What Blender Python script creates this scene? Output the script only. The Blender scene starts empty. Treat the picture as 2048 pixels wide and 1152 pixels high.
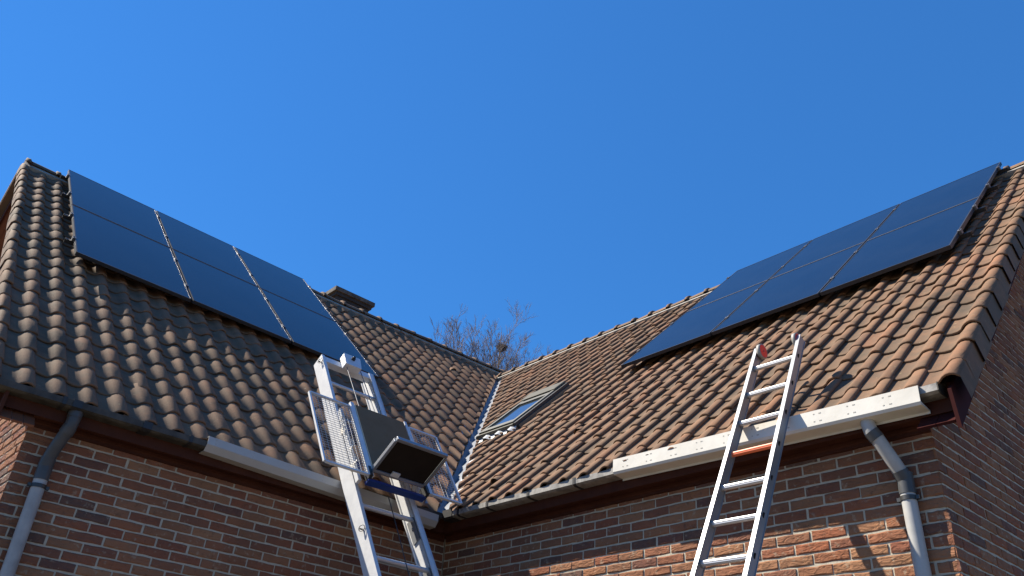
import bpy, bmesh, math, random
from mathutils import Vector, Matrix
random.seed(7)
S = bpy.context.scene
COL = S.collection
R_ = math.radians
def V(*a): return Vector(a)

# ------------------------------------------------------------------ camera, world, sun, exposure
CAM_C = V(5.695, -4.402, -2.012)
CAM_R = V(0.68413, 0.72699, 0.05880); CAM_U = V(0.34142, -0.39045, 0.85497); CAM_B = V(0.64451, -0.56484, -0.51533)
CAM_F = 1665.34
cd = bpy.data.cameras.new('camera'); cam = bpy.data.objects.new('camera', cd); COL.objects.link(cam)
cd.sensor_width = 36; cd.lens = CAM_F*36/2048; cd.clip_start = .05; cd.clip_end = 3000
cam.matrix_world = Matrix(((CAM_R.x, CAM_U.x, CAM_B.x, CAM_C.x), (CAM_R.y, CAM_U.y, CAM_B.y, CAM_C.y), (CAM_R.z, CAM_U.z, CAM_B.z, CAM_C.z), (0, 0, 0, 1)))
S.camera = cam
SUN = V(-.566, -.362, .741).normalized()
W = bpy.data.worlds.new("World"); S.world = W; W.use_nodes = True
wn = W.node_tree.nodes; wl = W.node_tree.links
sky = wn.new('ShaderNodeTexSky'); sky.sky_type = 'NISHITA'; sky.sun_disc = False
sky.sun_elevation = math.asin(SUN.z); sky.sun_rotation = math.atan2(SUN.x, SUN.y)
sky.altitude = 0; sky.air_density = 1.5; sky.dust_density = .0; sky.ozone_density = 10.0
tint = wn.new('ShaderNodeMix'); tint.data_type = 'RGBA'; tint.blend_type = 'MULTIPLY'; tint.clamp_result = False; tint.inputs[0].default_value = 1; tint.inputs[7].default_value = (.44, 1.0, 1.42, 1)   # the whole sky's blue
wl.new(sky.outputs[0], tint.inputs[6]); even = wn.new('ShaderNodeMix'); even.data_type = 'RGBA'; even.clamp_result = False; even.inputs[0].default_value = .36; even.inputs[7].default_value = (.50, 2.2, 6.3, 1)   # clear air, evenly blue
wl.new(tint.outputs[2], even.inputs[6]); wl.new(even.outputs[2], wn['Background'].inputs[0]); wn['Background'].inputs[1].default_value = .0525
sd = bpy.data.lights.new('sun', 'SUN'); sd.energy = 5.0; sd.angle = R_(.53); sd.color = (1, .91, .77)
so = bpy.data.objects.new('sun', sd); COL.objects.link(so); so.rotation_euler = SUN.to_track_quat('Z', 'Y').to_euler(); so.location = (-20, -12, 30)
S.view_settings.view_transform = 'Standard'; S.view_settings.look = 'None'; S.view_settings.exposure = 1.08; S.view_settings.gamma = 1
S.view_settings.use_curve_mapping = False

def px(p):
    v = V(*p)-CAM_C; d = -v.dot(CAM_B)
    if d <= .05: return None
    return 1024+CAM_F*v.dot(CAM_R)/d, 576-CAM_F*v.dot(CAM_U)/d, d
def in_frame(p, m=40):
    q = px(p)
    return q is not None and -m < q[0] < 2048+m and -m < q[1] < 1152+m

# ------------------------------------------------------------------ materials
MATS = {}
def mat(name, col, rough=.6, metal=0., spec=.5, noise=None, bump=None, coat=0.):
    m = bpy.data.materials.new(name); m.use_nodes = True; nt = m.node_tree; b = nt.nodes['Principled BSDF']
    b.inputs['Base Color'].default_value = (*col, 1); b.inputs['Roughness'].default_value = rough
    b.inputs['Metallic'].default_value = metal; b.inputs['Specular IOR Level'].default_value = spec
    b.inputs['Coat Weight'].default_value = coat
    tc = nt.nodes.new('ShaderNodeTexCoord')
    if noise:   # (scale, amount, other colour, detail)
        n = nt.nodes.new('ShaderNodeTexNoise'); n.inputs['Scale'].default_value = noise[0]; n.inputs['Detail'].default_value = 6; n.inputs['Roughness'].default_value = .65
        nt.links.new(tc.outputs['Object'], n.inputs['Vector'])
        r = nt.nodes.new('ShaderNodeMapRange'); r.inputs[1].default_value = .38; r.inputs[2].default_value = .68; r.inputs[4].default_value = noise[1]
        nt.links.new(n.outputs['Fac'], r.inputs[0])
        x = nt.nodes.new('ShaderNodeMix'); x.data_type = 'RGBA'; x.inputs[6].default_value = (*col, 1); x.inputs[7].default_value = (*noise[2], 1)
        nt.links.new(r.outputs[0], x.inputs[0]); nt.links.new(x.outputs[2], b.inputs['Base Color'])
    if bump:
        n = nt.nodes.new('ShaderNodeTexNoise'); n.inputs['Scale'].default_value = bump[0]; n.inputs['Detail'].default_value = 4
        nt.links.new(tc.outputs['Object'], n.inputs['Vector'])
        bp = nt.nodes.new('ShaderNodeBump'); bp.inputs['Strength'].default_value = bump[1]; bp.inputs['Distance'].default_value = bump[2]
        nt.links.new(n.outputs['Fac'], bp.inputs['Height']); nt.links.new(bp.outputs[0], b.inputs['Normal'])
    MATS[name] = m
    return m

def rnd_nodes(nt):
    """one random number per piece: the object's own random plus the piece's 'tint' attribute (joined pieces)."""
    oi = nt.nodes.new('ShaderNodeObjectInfo'); at = nt.nodes.new('ShaderNodeAttribute'); at.attribute_name = 'tint'
    a = nt.nodes.new('ShaderNodeMath'); a.operation = 'ADD'; nt.links.new(oi.outputs['Random'], a.inputs[0]); nt.links.new(at.outputs['Fac'], a.inputs[1])
    f = nt.nodes.new('ShaderNodeMath'); f.operation = 'FRACT'; nt.links.new(a.outputs[0], f.inputs[0])
    return f.outputs[0]
def ramp(nt, fac, stops, interp='LINEAR'):
    r = nt.nodes.new('ShaderNodeValToRGB'); cr = r.color_ramp; cr.interpolation = interp
    while len(cr.elements) < len(stops): cr.elements.new(.5)
    for e, (p, c) in zip(cr.elements, stops): e.position = p; e.color = (*c, 1) if len(c) == 3 else c
    nt.links.new(fac, r.inputs[0]); return r.outputs[0]
def noise(nt, vec, scale, detail=5, rough=.6):
    n = nt.nodes.new('ShaderNodeTexNoise'); n.inputs['Scale'].default_value = scale; n.inputs['Detail'].default_value = detail; n.inputs['Roughness'].default_value = rough
    nt.links.new(vec, n.inputs['Vector']); return n.outputs['Fac']
def maprange(nt, v, a, b, c=0., d=1.):
    r = nt.nodes.new('ShaderNodeMapRange'); nt.links.new(v, r.inputs[0])
    for i, q in enumerate((a, b, c, d)): r.inputs[i+1].default_value = q
    return r.outputs[0]
def mixc(nt, f, a, b, blend='MIX'):
    x = nt.nodes.new('ShaderNodeMix'); x.data_type = 'RGBA'; x.blend_type = blend
    for i, q in ((0, f), (6, a), (7, b)):
        if isinstance(q, (float, int)): x.inputs[i].default_value = q
        elif isinstance(q, tuple): x.inputs[i].default_value = (*q, 1)
        else: nt.links.new(q, x.inputs[i])
    return x.outputs[2]
def mulf(nt, a, b):
    m = nt.nodes.new('ShaderNodeMath'); m.operation = 'MULTIPLY'
    for i, q in enumerate((a, b)):
        if isinstance(q, (float, int)): m.inputs[i].default_value = q
        else: nt.links.new(q, m.inputs[i])
    return m.outputs[0]
def piece_coords(nt, rnd):
    tc = nt.nodes.new('ShaderNodeTexCoord'); m = nt.nodes.new('ShaderNodeVectorMath'); m.operation = 'ADD'
    c = nt.nodes.new('ShaderNodeVectorMath'); c.operation = 'SCALE'; c.inputs[0].default_value = (13.1, 7.7, 3.3); nt.links.new(rnd, c.inputs['Scale'])
    nt.links.new(tc.outputs['Object'], m.inputs[0]); nt.links.new(c.outputs[0], m.inputs[1]); return m.outputs[0]
def posnoise(nt, scale, detail=4):
    g = nt.nodes.new('ShaderNodeNewGeometry'); return noise(nt, g.outputs['Position'], scale, detail, .6)
def bumped(nt, b, h, strength, dist):
    bp = nt.nodes.new('ShaderNodeBump'); bp.inputs['Strength'].default_value = strength; bp.inputs['Distance'].default_value = dist
    nt.links.new(h, bp.inputs['Height']); nt.links.new(bp.outputs[0], b.inputs['Normal'])

def clay_tile():
    m = bpy.data.materials.new('clay_tile'); m.use_nodes = True; nt = m.node_tree; b = nt.nodes['Principled BSDF']
    r = rnd_nodes(nt); vec = piece_coords(nt, r)
    base = ramp(nt, r, [(0, (0.213, 0.119, 0.071)), (.2, (0.253, 0.140, 0.082)), (.4, (0.185, 0.112, 0.072)), (.6, (0.267, 0.146, 0.087)), (.78, (0.153, 0.098, 0.067)), (.9, (0.234, 0.120, 0.070)), (1, (0.289, 0.140, 0.079))])
    at = nt.nodes.new('ShaderNodeAttribute'); at.attribute_name = 'crest'
    worn = mulf(nt, at.outputs['Fac'], maprange(nt, noise(nt, vec, 14), .36, .60))
    base = mixc(nt, mulf(nt, worn, .42), base, (.270, .138, .078))
    pat = maprange(nt, noise(nt, vec, 9, 7, .7), .42, .66)
    base = mixc(nt, mulf(nt, pat, .5), base, (.125, .102, .074))
    pan = nt.nodes.new('ShaderNodeMath'); pan.operation = 'SUBTRACT'; pan.inputs[0].default_value = 1; nt.links.new(at.outputs['Fac'], pan.inputs[1])   # pan grime, darkened further with painted-in shade
    base = mixc(nt, mulf(nt, mulf(nt, pan.outputs[0], maprange(nt, noise(nt, vec, 6, 6, .7), .30, .62)), .55), base, (.085, .072, .054))
    lich = maprange(nt, noise(nt, vec, 34, 3, .5), .66, .72)
    base = mixc(nt, mulf(nt, lich, .5), base, (.30, .24, .14))
    vor = nt.nodes.new('ShaderNodeTexVoronoi'); vor.inputs['Scale'].default_value = 11; nt.links.new(vec, vor.inputs['Vector'])
    spot = maprange(nt, vor.outputs['Distance'], .10, .05); sel = maprange(nt, noise(nt, vec, 4.5, 2), .60, .66)
    base = mixc(nt, mulf(nt, mulf(nt, spot, sel), .8), base, (.48, .44, .36))
    base = mixc(nt, mulf(nt, maprange(nt, posnoise(nt, 1.1), .40, .64), .35), base, (.140, .103, .066))
    base = mixc(nt, mulf(nt, maprange(nt, posnoise(nt, 2.6, 6), .52, .66), .60), base, (.078, .062, .046))
    nt.links.new(base, b.inputs['Base Color']); b.inputs['Roughness'].default_value = .80; b.inputs['Specular IOR Level'].default_value = .12
    bumped(nt, b, noise(nt, vec, 60, 5, .7), .35, .004)
    MATS['tile'] = m
clay_tile()
def brick_mat():
    m = bpy.data.materials.new('hand_moulded_brick'); m.use_nodes = True; nt = m.node_tree; b = nt.nodes['Principled BSDF']
    r = rnd_nodes(nt); vec = piece_coords(nt, r)
    base = ramp(nt, r, [(0, (0.255, 0.094, 0.052)), (.17, (0.297, 0.142, 0.076)), (.33, (0.218, 0.082, 0.052)), (.5, (0.319, 0.168, 0.092)), (.64, (0.260, 0.122, 0.069)), (.78, (0.168, 0.074, 0.056)), (.88, (0.112, 0.074, 0.063)), (1, (0.302, 0.108, 0.056))])
    base = mixc(nt, mulf(nt, maprange(nt, noise(nt, vec, 16, 7, .7), .42, .66), .3), base, (.30, .13, .075))
    base = mixc(nt, mulf(nt, maprange(nt, noise(nt, vec, 30, 5, .7), .56, .70), .6), base, (.10, .055, .04))
    base = mixc(nt, mulf(nt, maprange(nt, posnoise(nt, 1.7), .42, .66), .40), base, (.115, .070, .050))
    base = mixc(nt, mulf(nt, maprange(nt, posnoise(nt, 26, 5), .60, .68), .45), base, (.36, .30, .22))
    nt.links.new(base, b.inputs['Base Color']); b.inputs['Roughness'].default_value = .92; b.inputs['Specular IOR Level'].default_value = .1
    sc = nt.nodes.new('ShaderNodeVectorMath'); sc.operation = 'MULTIPLY'; sc.inputs[1].default_value = (14, 14, 34); nt.links.new(vec, sc.inputs[0])
    n1 = nt.nodes.new('ShaderNodeTexNoise'); n1.inputs['Scale'].default_value = 1; n1.inputs['Detail'].default_value = 4; n1.inputs['Distortion'].default_value = 1.6
    nt.links.new(sc.outputs[0], n1.inputs['Vector'])
    bumped(nt, b, n1.outputs['Fac'], .9, .012)
    MATS['brick'] = m
brick_mat()
mat('mortar', (.50, .455, .36), .95, spec=.1, noise=(30, .6, (.36, .32, .25)), bump=(120, .5, .004))
mat('panel_glass', (.005, .008, .016), .20, spec=.24, noise=(1.6, .6, (.012, .016, .024)))
mat('panel_frame', (.028, .031, .038), .45, metal=.1, spec=.35)
mat('rail_dark', (.05, .052, .058), .4, metal=.7)
mat('clamp', (.14, .145, .155), .45, metal=.5)
mat('aluminium', (.31, .325, .345), .40, metal=.6, noise=(9, .6, (.27, .285, .305)), bump=(90, .06, .002))
mat('aluminium_rung', (.54, .54, .545), .38, metal=.45, noise=(20, .3, (.52, .52, .53)))
mat('mesh_wire', (.42, .43, .44), .5, metal=.2)
mat('galvanised', (.64, .65, .66), .45, metal=.15, noise=(14, .6, (.48, .50, .53)), bump=(40, .12, .004))
mat('white_profile', (.66, .64, .585), .55, spec=.3, noise=(5, .6, (.54, .515, .455)), bump=(14, .12, .01))
mat('grey_profile', (.42, .42, .41), .5, metal=.2, noise=(7, .4, (.34, .34, .33)))
mat('slot_shadow', (.37, .355, .32), .8)
mat('dark_hole', (.02, .018, .016), .9, spec=.1)
mat('orange_rung', (.72, .155, .055), .42)
mat('red_plastic', (.75, .02, .015), .4)
mat('grey_rubber', (.28, .27, .25), .6, noise=(40, .5, (.20, .19, .18)))
mat('black_plastic', (.02, .02, .022), .5)
mat('plywood_brown', (.17, .112, .062), .7, spec=.08, noise=(5, .6, (.21, .145, .088)), bump=(80, .15, .002))
mat('ply_edge', (.62, .50, .33), .6)
mat('tray_board', (.016, .012, .010), .7, spec=.12, noise=(6, .5, (.026, .020, .016)))
mat('blue_paint', (.009, .034, .18), .42)
mat('rope_white', (.72, .68, .60), .8)
mat('wire', (.06, .06, .06), .45, metal=.6)
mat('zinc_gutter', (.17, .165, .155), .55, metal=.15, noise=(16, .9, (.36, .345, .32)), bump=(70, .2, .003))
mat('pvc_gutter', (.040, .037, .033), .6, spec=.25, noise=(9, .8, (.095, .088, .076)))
mat('pipe_grey', (.39, .39, .38), .5, spec=.35, noise=(5, .7, (.215, .215, .21)))
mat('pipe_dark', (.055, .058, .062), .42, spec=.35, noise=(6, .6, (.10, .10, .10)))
mat('red_brown_wood', (.052, .017, .011), .7, spec=.15, noise=(7, .6, (.085, .03, .017)), bump=(50, .2, .003))
mat('brown_board', (.20, .075, .038), .6, noise=(4, .6, (.14, .05, .028)))
mat('maroon_board', (.050, .014, .013), .8, spec=.05, noise=(6, .5, (.036, .012, .012)))
mat('lead', (.13, .145, .17), .45, metal=.45, noise=(4, .7, (.19, .21, .235)), bump=(9, .3, .02))
mat('lead_white', (.31, .33, .355), .5, metal=.1)
mat('bed_mortar', (.36, .34, .30), .95, noise=(12, .8, (.24, .21, .18)), bump=(40, .5, .01))
mat('window_frame', (.105, .10, .076), .5, noise=(8, .5, (.14, .135, .105)))
mat('hood_metal', (.085, .082, .066), .68, spec=.25, noise=(8, .5, (.12, .115, .09)))
mat('window_dark', (.028, .028, .028), .5)
mat('chimney_stone', (.036, .029, .025), .9, noise=(9, .8, (.06, .048, .04)), bump=(30, .5, .01))
mat('chimney_cap', (.055, .046, .038), .9, noise=(14, .8, (.16, .14, .115)), bump=(30, .5, .01))
mat('bark', (.27, .235, .205), .9, noise=(3, .8, (.36, .32, .29)))
mat('twig', (.20, .155, .135), .9, noise=(.8, .8, (.135, .115, .11)))
mat('nest', (.035, .028, .02), .95)
mat('paving', (.14, .112, .076), .95, noise=(2, .6, (.11, .09, .06)), bump=(30, .3, .01))
mat('under_roof', (.03, .024, .02), .9)
gl = bpy.data.materials.new('window_glass'); gl.use_nodes = True; g = gl.node_tree.nodes['Principled BSDF']
g.inputs['Base Color'].default_value = (.05, .06, .07, 1); g.inputs['Roughness'].default_value = .04; g.inputs['Specular IOR Level'].default_value = 1.0; g.inputs['Coat Weight'].default_value = .6
MATS['window_glass'] = gl

# ------------------------------------------------------------------ mesh helpers
class MB:
    def __init__(s): s.v = []; s.f = []; s.m = []; s.sm = []
    def add(s, vs, fs, mi=0, smooth=False):
        o = len(s.v); s.v += [tuple(v) for v in vs]
        for f in fs: s.f.append(tuple(i+o for i in f)); s.m.append(mi); s.sm.append(smooth)
        return s
    def box(s, c, hx, hy, hz, mi=0):
        """c centre, hx hy hz half-extent vectors"""
        c = V(*c); hx = V(*hx); hy = V(*hy); hz = V(*hz)
        vs = [c+a*hx+b*hy+d*hz for d in (-1, 1) for b in (-1, 1) for a in (-1, 1)]
        fs = [(0, 2, 3, 1), (4, 5, 7, 6), (0, 1, 5, 4), (2, 6, 7, 3), (0, 4, 6, 2), (1, 3, 7, 5)]
        if hx.cross(hy).dot(hz) < 0: fs = [tuple(reversed(f)) for f in fs]
        return s.add(vs, fs, mi)
    def abox(s, a, b, mi=0):
        c = [(p+q)/2 for p, q in zip(a, b)]; h = [abs(q-p)/2 for p, q in zip(a, b)]
        return s.box(c, (h[0], 0, 0), (0, h[1], 0), (0, 0, h[2]), mi)
    def tube(s, pts, rad, n=8, mi=0, cap=True, smooth=True):
        pts = [V(*p) for p in pts]; rad = rad if isinstance(rad, (list, tuple)) else [rad]*len(pts)
        t = (pts[1]-pts[0]).normalized(); a = t.orthogonal().normalized(); rings = []; vs = []; fs = []
        for i, p in enumerate(pts):
            if i == 0: d = pts[1]-pts[0]
            elif i == len(pts)-1: d = pts[-1]-pts[-2]
            else: d = (pts[i+1]-p).normalized()+(p-pts[i-1]).normalized()
            d.normalize(); a = (a-d*a.dot(d)).normalized(); b = d.cross(a)
            for k in range(n):
                w = 2*math.pi*k/n; vs.append(p+(a*math.cos(w)+b*math.sin(w))*rad[i])
        for i in range(len(pts)-1):
            for k in range(n):
                k2 = (k+1) % n; fs.append((i*n+k, i*n+k2, (i+1)*n+k2, (i+1)*n+k))
        s.add(vs, fs, mi, smooth)
        if cap:
            s.add(vs[:n], [tuple(reversed(range(n)))], mi); s.add(vs[-n:], [tuple(range(n))], mi)
        return s
    def prism(s, prof, o, ax, ay, az, z0, z1, mi=0, smooth=False, closed=True):
        """profile (x, y) swept along az from z0 to z1"""
        o = V(*o); ax = V(*ax); ay = V(*ay); az = V(*az); n = len(prof)
        vs = [o+ax*x+ay*y+az*z for z in (z0, z1) for x, y in prof]
        rng = range(n) if closed else range(n-1)
        fs = [(i, (i+1) % n, n+(i+1) % n, n+i) for i in rng]
        s.add(vs, fs, mi, smooth)
        if closed: s.add(vs, [tuple(reversed(range(n))), tuple(range(n, 2*n))], mi)
        return s
    def mesh(s, name, mats):
        me = bpy.data.meshes.new(name); me.from_pydata(s.v, [], s.f)
        for m in (mats if isinstance(mats, (list, tuple)) else [mats]): me.materials.append(MATS[m])
        me.polygons.foreach_set('material_index', s.m); me.polygons.foreach_set('use_smooth', s.sm)
        me.validate(); me.update()
        bm = bmesh.new(); bm.from_mesh(me); bmesh.ops.recalc_face_normals(bm, faces=bm.faces); bm.to_mesh(me); bm.free()
        return me
    def build(s, name, mats, parent=None):
        return link(name, s.mesh(name, mats), parent)
def link(name, me, parent=None, mw=None):
    o = bpy.data.objects.new(name, me); COL.objects.link(o)
    if parent: o.parent = parent
    if mw is not None: o.matrix_basis = mw
    return o
def empty(name, label, cat, group=None, loc=(0, 0, 0)):
    o = bpy.data.objects.new(name, None); COL.objects.link(o); o.location = loc; o.empty_display_size = .2
    o['label'] = label; o['category'] = cat
    if group: o['group'] = group
    return o
def tag(o, label, cat, group=None):
    o['label'] = label; o['category'] = cat
    if group: o['group'] = group
    return o
def frame(o, ax, ay, az):
    return Matrix(((ax[0], ay[0], az[0], o[0]), (ax[1], ay[1], az[1], o[1]), (ax[2], ay[2], az[2], o[2]), (0, 0, 0, 1)))
def bevel_obj(o, w, seg=2):
    b = o.modifiers.new('bevel', 'BEVEL'); b.width = w; b.segments = seg; b.limit_method = 'ANGLE'; b.angle_limit = R_(40)

# ------------------------------------------------------------------ the two roof planes (eave height is z = 0)
GZ = -3.6
pL, pR = R_(43.20), R_(43.69)
AL, AR = .0106, -.0164
Lr, Lu, Ln = V(0, 1, 0), V(-math.cos(pL), 0, math.sin(pL)), V(math.sin(pL), 0, math.cos(pL))
Rr, Ru, Rn = V(1, 0, 0), V(0, math.cos(pR), math.sin(pR)), V(0, -math.sin(pR), math.cos(pR))
def PL(y, s, h=0): return V(-AL, y, 0)+Lu*s+Ln*h
def PR(x, s, h=0): return V(x, AR, 0)+Ru*s+Rn*h
OW = .131                                  # wall plane behind the eave line
YG, XG = -3.301, 4.065                     # gable wall planes
def sridge_L(y): return 6.06+max(0, y-1)*.085
SR_R = 5.88
RIDX = -AL-6.06*math.cos(pL); RIDZ = 6.06*math.sin(pL)
RIDY = AR+SR_R*math.cos(pR); RIDZR = SR_R*math.sin(pR)

# ------------------------------------------------------------------ ground
g = MB().add([(-600, -600, GZ), (600, -600, GZ), (600, 600, GZ), (-600, 600, GZ)], [(0, 1, 2, 3)]).build('ground', 'paving')
g['kind'] = 'structure'

# ------------------------------------------------------------------ the house
house = empty('brick_house', 'L-shaped red brick house with brown pantile roofs and two wings meeting at a lead valley', 'house')
BP, CH, BL, BH = .2225, .0650, .210, .0530  # brick pitch, course height, brick size

def brick_mesh(i, ln):
    rr = random.Random(100+i); nx = 4; mb = MB(); vs = []; fs = []
    xs = [-ln/2+ln*k/nx for k in range(nx+1)]
    top = [BH/2+rr.uniform(-.0028, .0022) for _ in xs]; bot = [-BH/2+rr.uniform(-.0022, .0028) for _ in xs]
    for k, x in enumerate(xs):
        e = rr.uniform(-.003, .003) if k in (0, nx) else 0
        vs += [(x+e, -.05, bot[k]), (x+e, -.0032, bot[k]), (x+e, rr.uniform(-.001, .0035), bot[k]+.007), (x+e, rr.uniform(-.001, .0035), top[k]-.006), (x+e, -.0032, top[k]), (x+e, -.05, top[k])]
    for k in range(nx):
        a = k*6; b = a+6
        for j in range(5): fs.append((a+j, b+j, b+j+1, a+j+1))
    fs += [tuple(range(5, -1, -1)), tuple(range(nx*6, nx*6+6))]
    # outward is +y; chamfer the ends of the face
    for k in (0, nx):
        for j in (2, 3): x, y, z = vs[k*6+j]; vs[k*6+j] = (x*(1-.022), y-.0015, z)
    return mb.add(vs, fs, 0, False).mesh('brick', 'brick')
BRICKS = [brick_mesh(i, BL) for i in range(7)]; HALVES = [brick_mesh(20+i, .099) for i in range(3)]

def join_pieces(name, pieces, matn, parent):
    """pieces: (mesh, matrix, tint); one joined mesh, each piece with its own tint"""
    vs = []; fs = []; tint = []; crest = []; sm = []
    cache = {}
    for me, mw, t in pieces:
        if me.name not in cache:
            ca = me.attributes.get('crest'); cache[me.name] = ([v.co.copy() for v in me.vertices], [tuple(p.vertices) for p in me.polygons], [p.use_smooth for p in me.polygons], [a.value for a in ca.data] if ca else [0]*len(me.vertices))
        vv, ff, s_, c_ = cache[me.name]; o = len(vs)
        vs += [tuple(mw @ v) for v in vv]; fs += [tuple(i+o for i in f) for f in ff]; tint += [t]*len(vv); crest += c_; sm += s_
    me = bpy.data.meshes.new(name); me.from_pydata(vs, [], fs); me.materials.append(MATS[matn]); me.polygons.foreach_set('use_smooth', sm)
    for nm, d in (('tint', tint), ('crest', crest)):
        a = me.attributes.new(nm, 'FLOAT', 'POINT'); a.data.foreach_set('value', d)
    me.update(); o = link(name, me, parent); o['kind'] = 'stuff'; return o

def brick_wall(label, origin, ax, out, x0, x1, ztop, zref, xref, backing_poly, phase=0, left_quoin=None):
    """ax: unit along the wall, out: outward normal. x measured along ax from origin. ztop(x): upper limit."""
    ax = V(*ax); out = V(*out); origin = V(*origin); up = V(0, 0, 1)
    w = MB(); n = len(backing_poly)
    f0 = [origin+ax*x+up*z-out*.0046 for x, z in backing_poly]; f1 = [p-out*.12 for p in f0]
    w.add(f0+f1, [tuple(range(n)), tuple(reversed(range(n, 2*n)))]+[(i, i+n, (i+1) % n+n, (i+1) % n) for i in range(n)])
    wall = w.build('wall', 'mortar', house); wall['label'] = label
    rr = random.Random(int(abs(x0*1000))+phase); cand = []
    sgn = 1 if ax.cross(out).dot(up) > 0 else -1
    k0 = int((GZ-zref)/CH)+1; k1 = int((6-zref)/CH)
    for k in range(k0, k1):
        z = zref+k*CH; sh = BP/2 if (k+phase) % 2 else 0
        i0 = int(math.floor((x0-xref)/BP))-1; i1 = int(math.ceil((x1-xref)/BP))+1
        for i in range(i0, i1):
            c = xref+sh+(i+.5)*BP; a, b = c-BP/2+.006, c+BP/2-.006
            a2, b2 = max(a, x0), min(b, x1)
            if b2-a2 < .045: continue
            if z+BH/2 > ztop((a2+b2)/2): continue
            me = rr.choice(HALVES) if b2-a2 < .13 else rr.choice(BRICKS)
            sx = (b2-a2)/(.099 if b2-a2 < .13 else BL); cc = (a2+b2)/2
            tilt = rr.uniform(-.006, .006); ud = rr.choice((1, -1))
            p = origin+ax*(cc+rr.uniform(-.0015, .0015))+up*(z+rr.uniform(-.0015, .0015))+out*rr.uniform(.0002, .0028)
            mw = frame(p, ax*sx*sgn*ud, out, up*ud) @ Matrix.Rotation(tilt, 4, 'Y') @ Matrix.Rotation(rr.gauss(0, .006), 4, 'X') @ Matrix.Rotation(rr.gauss(0, .004), 4, 'Z')
            cand.append((p, me, mw, rr.random()))
    vis = sorted([c for c in cand if in_frame(c[0], 30)], key=lambda c: (c[0]-CAM_C).length)
    ids = set(id(c) for c in vis[:300])
    for c in vis[:300]: link('brick', c[1], wall, c[2])
    rest = [(c[1], c[2], c[3]) for c in cand if id(c) not in ids]
    if rest: join_pieces('brickwork', rest, 'brick', wall)
    return wall

# left facade (plane x = -OW, seen side +x), from its outer corner to the inner corner
ZT = -.205
brick_wall('shaded red brick facade of the wing with the hoist', (-OW, 0, 0), (0, 1, 0), (1, 0, 0), YG, OW-.01, lambda x: ZT+.03, -.471, -2.978,
           [(YG+.01, GZ), (OW, GZ), (OW, -.02), (YG+.01, -.02)], phase=0)
# right facade (plane y = OW, seen side -y)
brick_wall('partly sunlit red brick facade under the wing with the long ladder', (0, OW, 0), (1, 0, 0), (0, -1, 0), -OW+.01, XG, lambda x: ZT+.03, -.7225, 3.283,
           [(-OW, GZ), (XG-.01, GZ), (XG-.01, -.02), (-OW, -.02)], phase=1)
# right gable (plane x = XG, seen side +x), apex at RIDY
def gtopR(y): return -.10+(min(y, 2*RIDY-y)-AR)*math.tan(pR)
brick_wall('red brick gable wall in shade beside the roof verge', (XG, 0, 0), (0, 1, 0), (1, 0, 0), OW, 2*RIDY-OW, gtopR, -.7225, OW-.006, 
           [(OW+.01, GZ), (2*RIDY-OW, GZ), (2*RIDY-OW, -.10), (RIDY, gtopR(RIDY)), (OW+.01, 0.0)], phase=0)
# left gable (plane y = YG, seen side -y)
def gtopL(x): return -.10+(min(-x, -(2*RIDX-x))-AL)*math.tan(pL)
brick_wall('sunlit red brick gable wall past the corner downpipe', (0, YG, 0), (1, 0, 0), (0, -1, 0), 2*RIDX+OW, -OW, gtopL, -.471, -OW+.006,
           [(2*RIDX+OW, GZ), (-OW-.01, GZ), (-OW-.01, 0.0), (RIDX, gtopL(RIDX)), (2*RIDX+OW, -.1)], phase=1)
# closing walls at the back
MB().abox((2*RIDX+OW, YG+.1, GZ), (2*RIDX+OW+.2, 2*RIDY-OW, -.1)).build('wall', 'brick', house)
MB().abox((2*RIDX+OW+.3, 2*RIDY-OW-.2, GZ), (XG-.15, 2*RIDY-OW, -.12)).build('wall', 'brick', house)

# ------------------------------------------------------------------ roof decks
VERGE_L, VERGE_R = -3.60, 4.30
def deck(pts, th, nrm, name='roof', m='under_roof'):
    a = [V(*p) for p in pts]; b = [p-V(*nrm)*th for p in a]; n = len(a)
    return MB().add(a+b, [tuple(range(n)), tuple(reversed(range(n, 2*n)))]+[(i, i+n, (i+1) % n+n, (i+1) % n) for i in range(n)]).build(name, m, house)
def valley_pt(z): return V(-AL-z/math.tan(pL), AR+z/math.tan(pR), z)
HD = -.012
roofL = deck([PL(VERGE_L+.05, -.02, HD), PL(0.0, -.02, HD), valley_pt(RIDZR)-Ln*.012, PL(RIDY+.3, sridge_L(4.4)-.02, HD), PL(1, 6.05, HD), PL(VERGE_L+.05, 6.05, HD)], .02, Ln)
roofL['label'] = 'roof slope of the wing with the hoist, tiles half in raking shade'
roofR = deck([PR(0.0, -.02, HD), PR(VERGE_R-.06, -.02, HD), PR(VERGE_R-.06, SR_R-.01, HD), valley_pt(RIDZR)-Rn*.012], .02, Rn)
roofR['label'] = 'roof slope of the wing with the long ladder, tiles in full sun'
# rear slopes, never seen from the yard: plain sheets of the same tiles' colour with a wavy section
def wavy(name, o, right, up, n, length, slope, matn):
    mb = MB(); prof = []; k = int(length/.197)
    for i in range(k):
        for x, z in ((0, .002), (.09, .004), (.14, .04), (.172, .05)): prof.append((i*.197+x, z))
    mb.prism(prof+[(k*.197, 0), (k*.197, -.03), (0, -.03)], o, right, n, up, 0, slope)
    return mb.build(name, matn, house)
ul = V(math.cos(pL), 0, math.sin(pL)); nl = V(-math.sin(pL), 0, math.cos(pL)); eL = V(RIDX, 0, RIDZ)-ul*6.3
wavy('rear_roof', (eL.x, VERGE_L, eL.z), (0, 1, 0), ul, nl, 2*RIDY-VERGE_L, 6.3, 'tile')
ur = V(0, -math.cos(pR), math.sin(pR)); nr_ = V(0, math.sin(pR), math.cos(pR)); eR = V(0, RIDY, RIDZR)-ur*6.2
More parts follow.
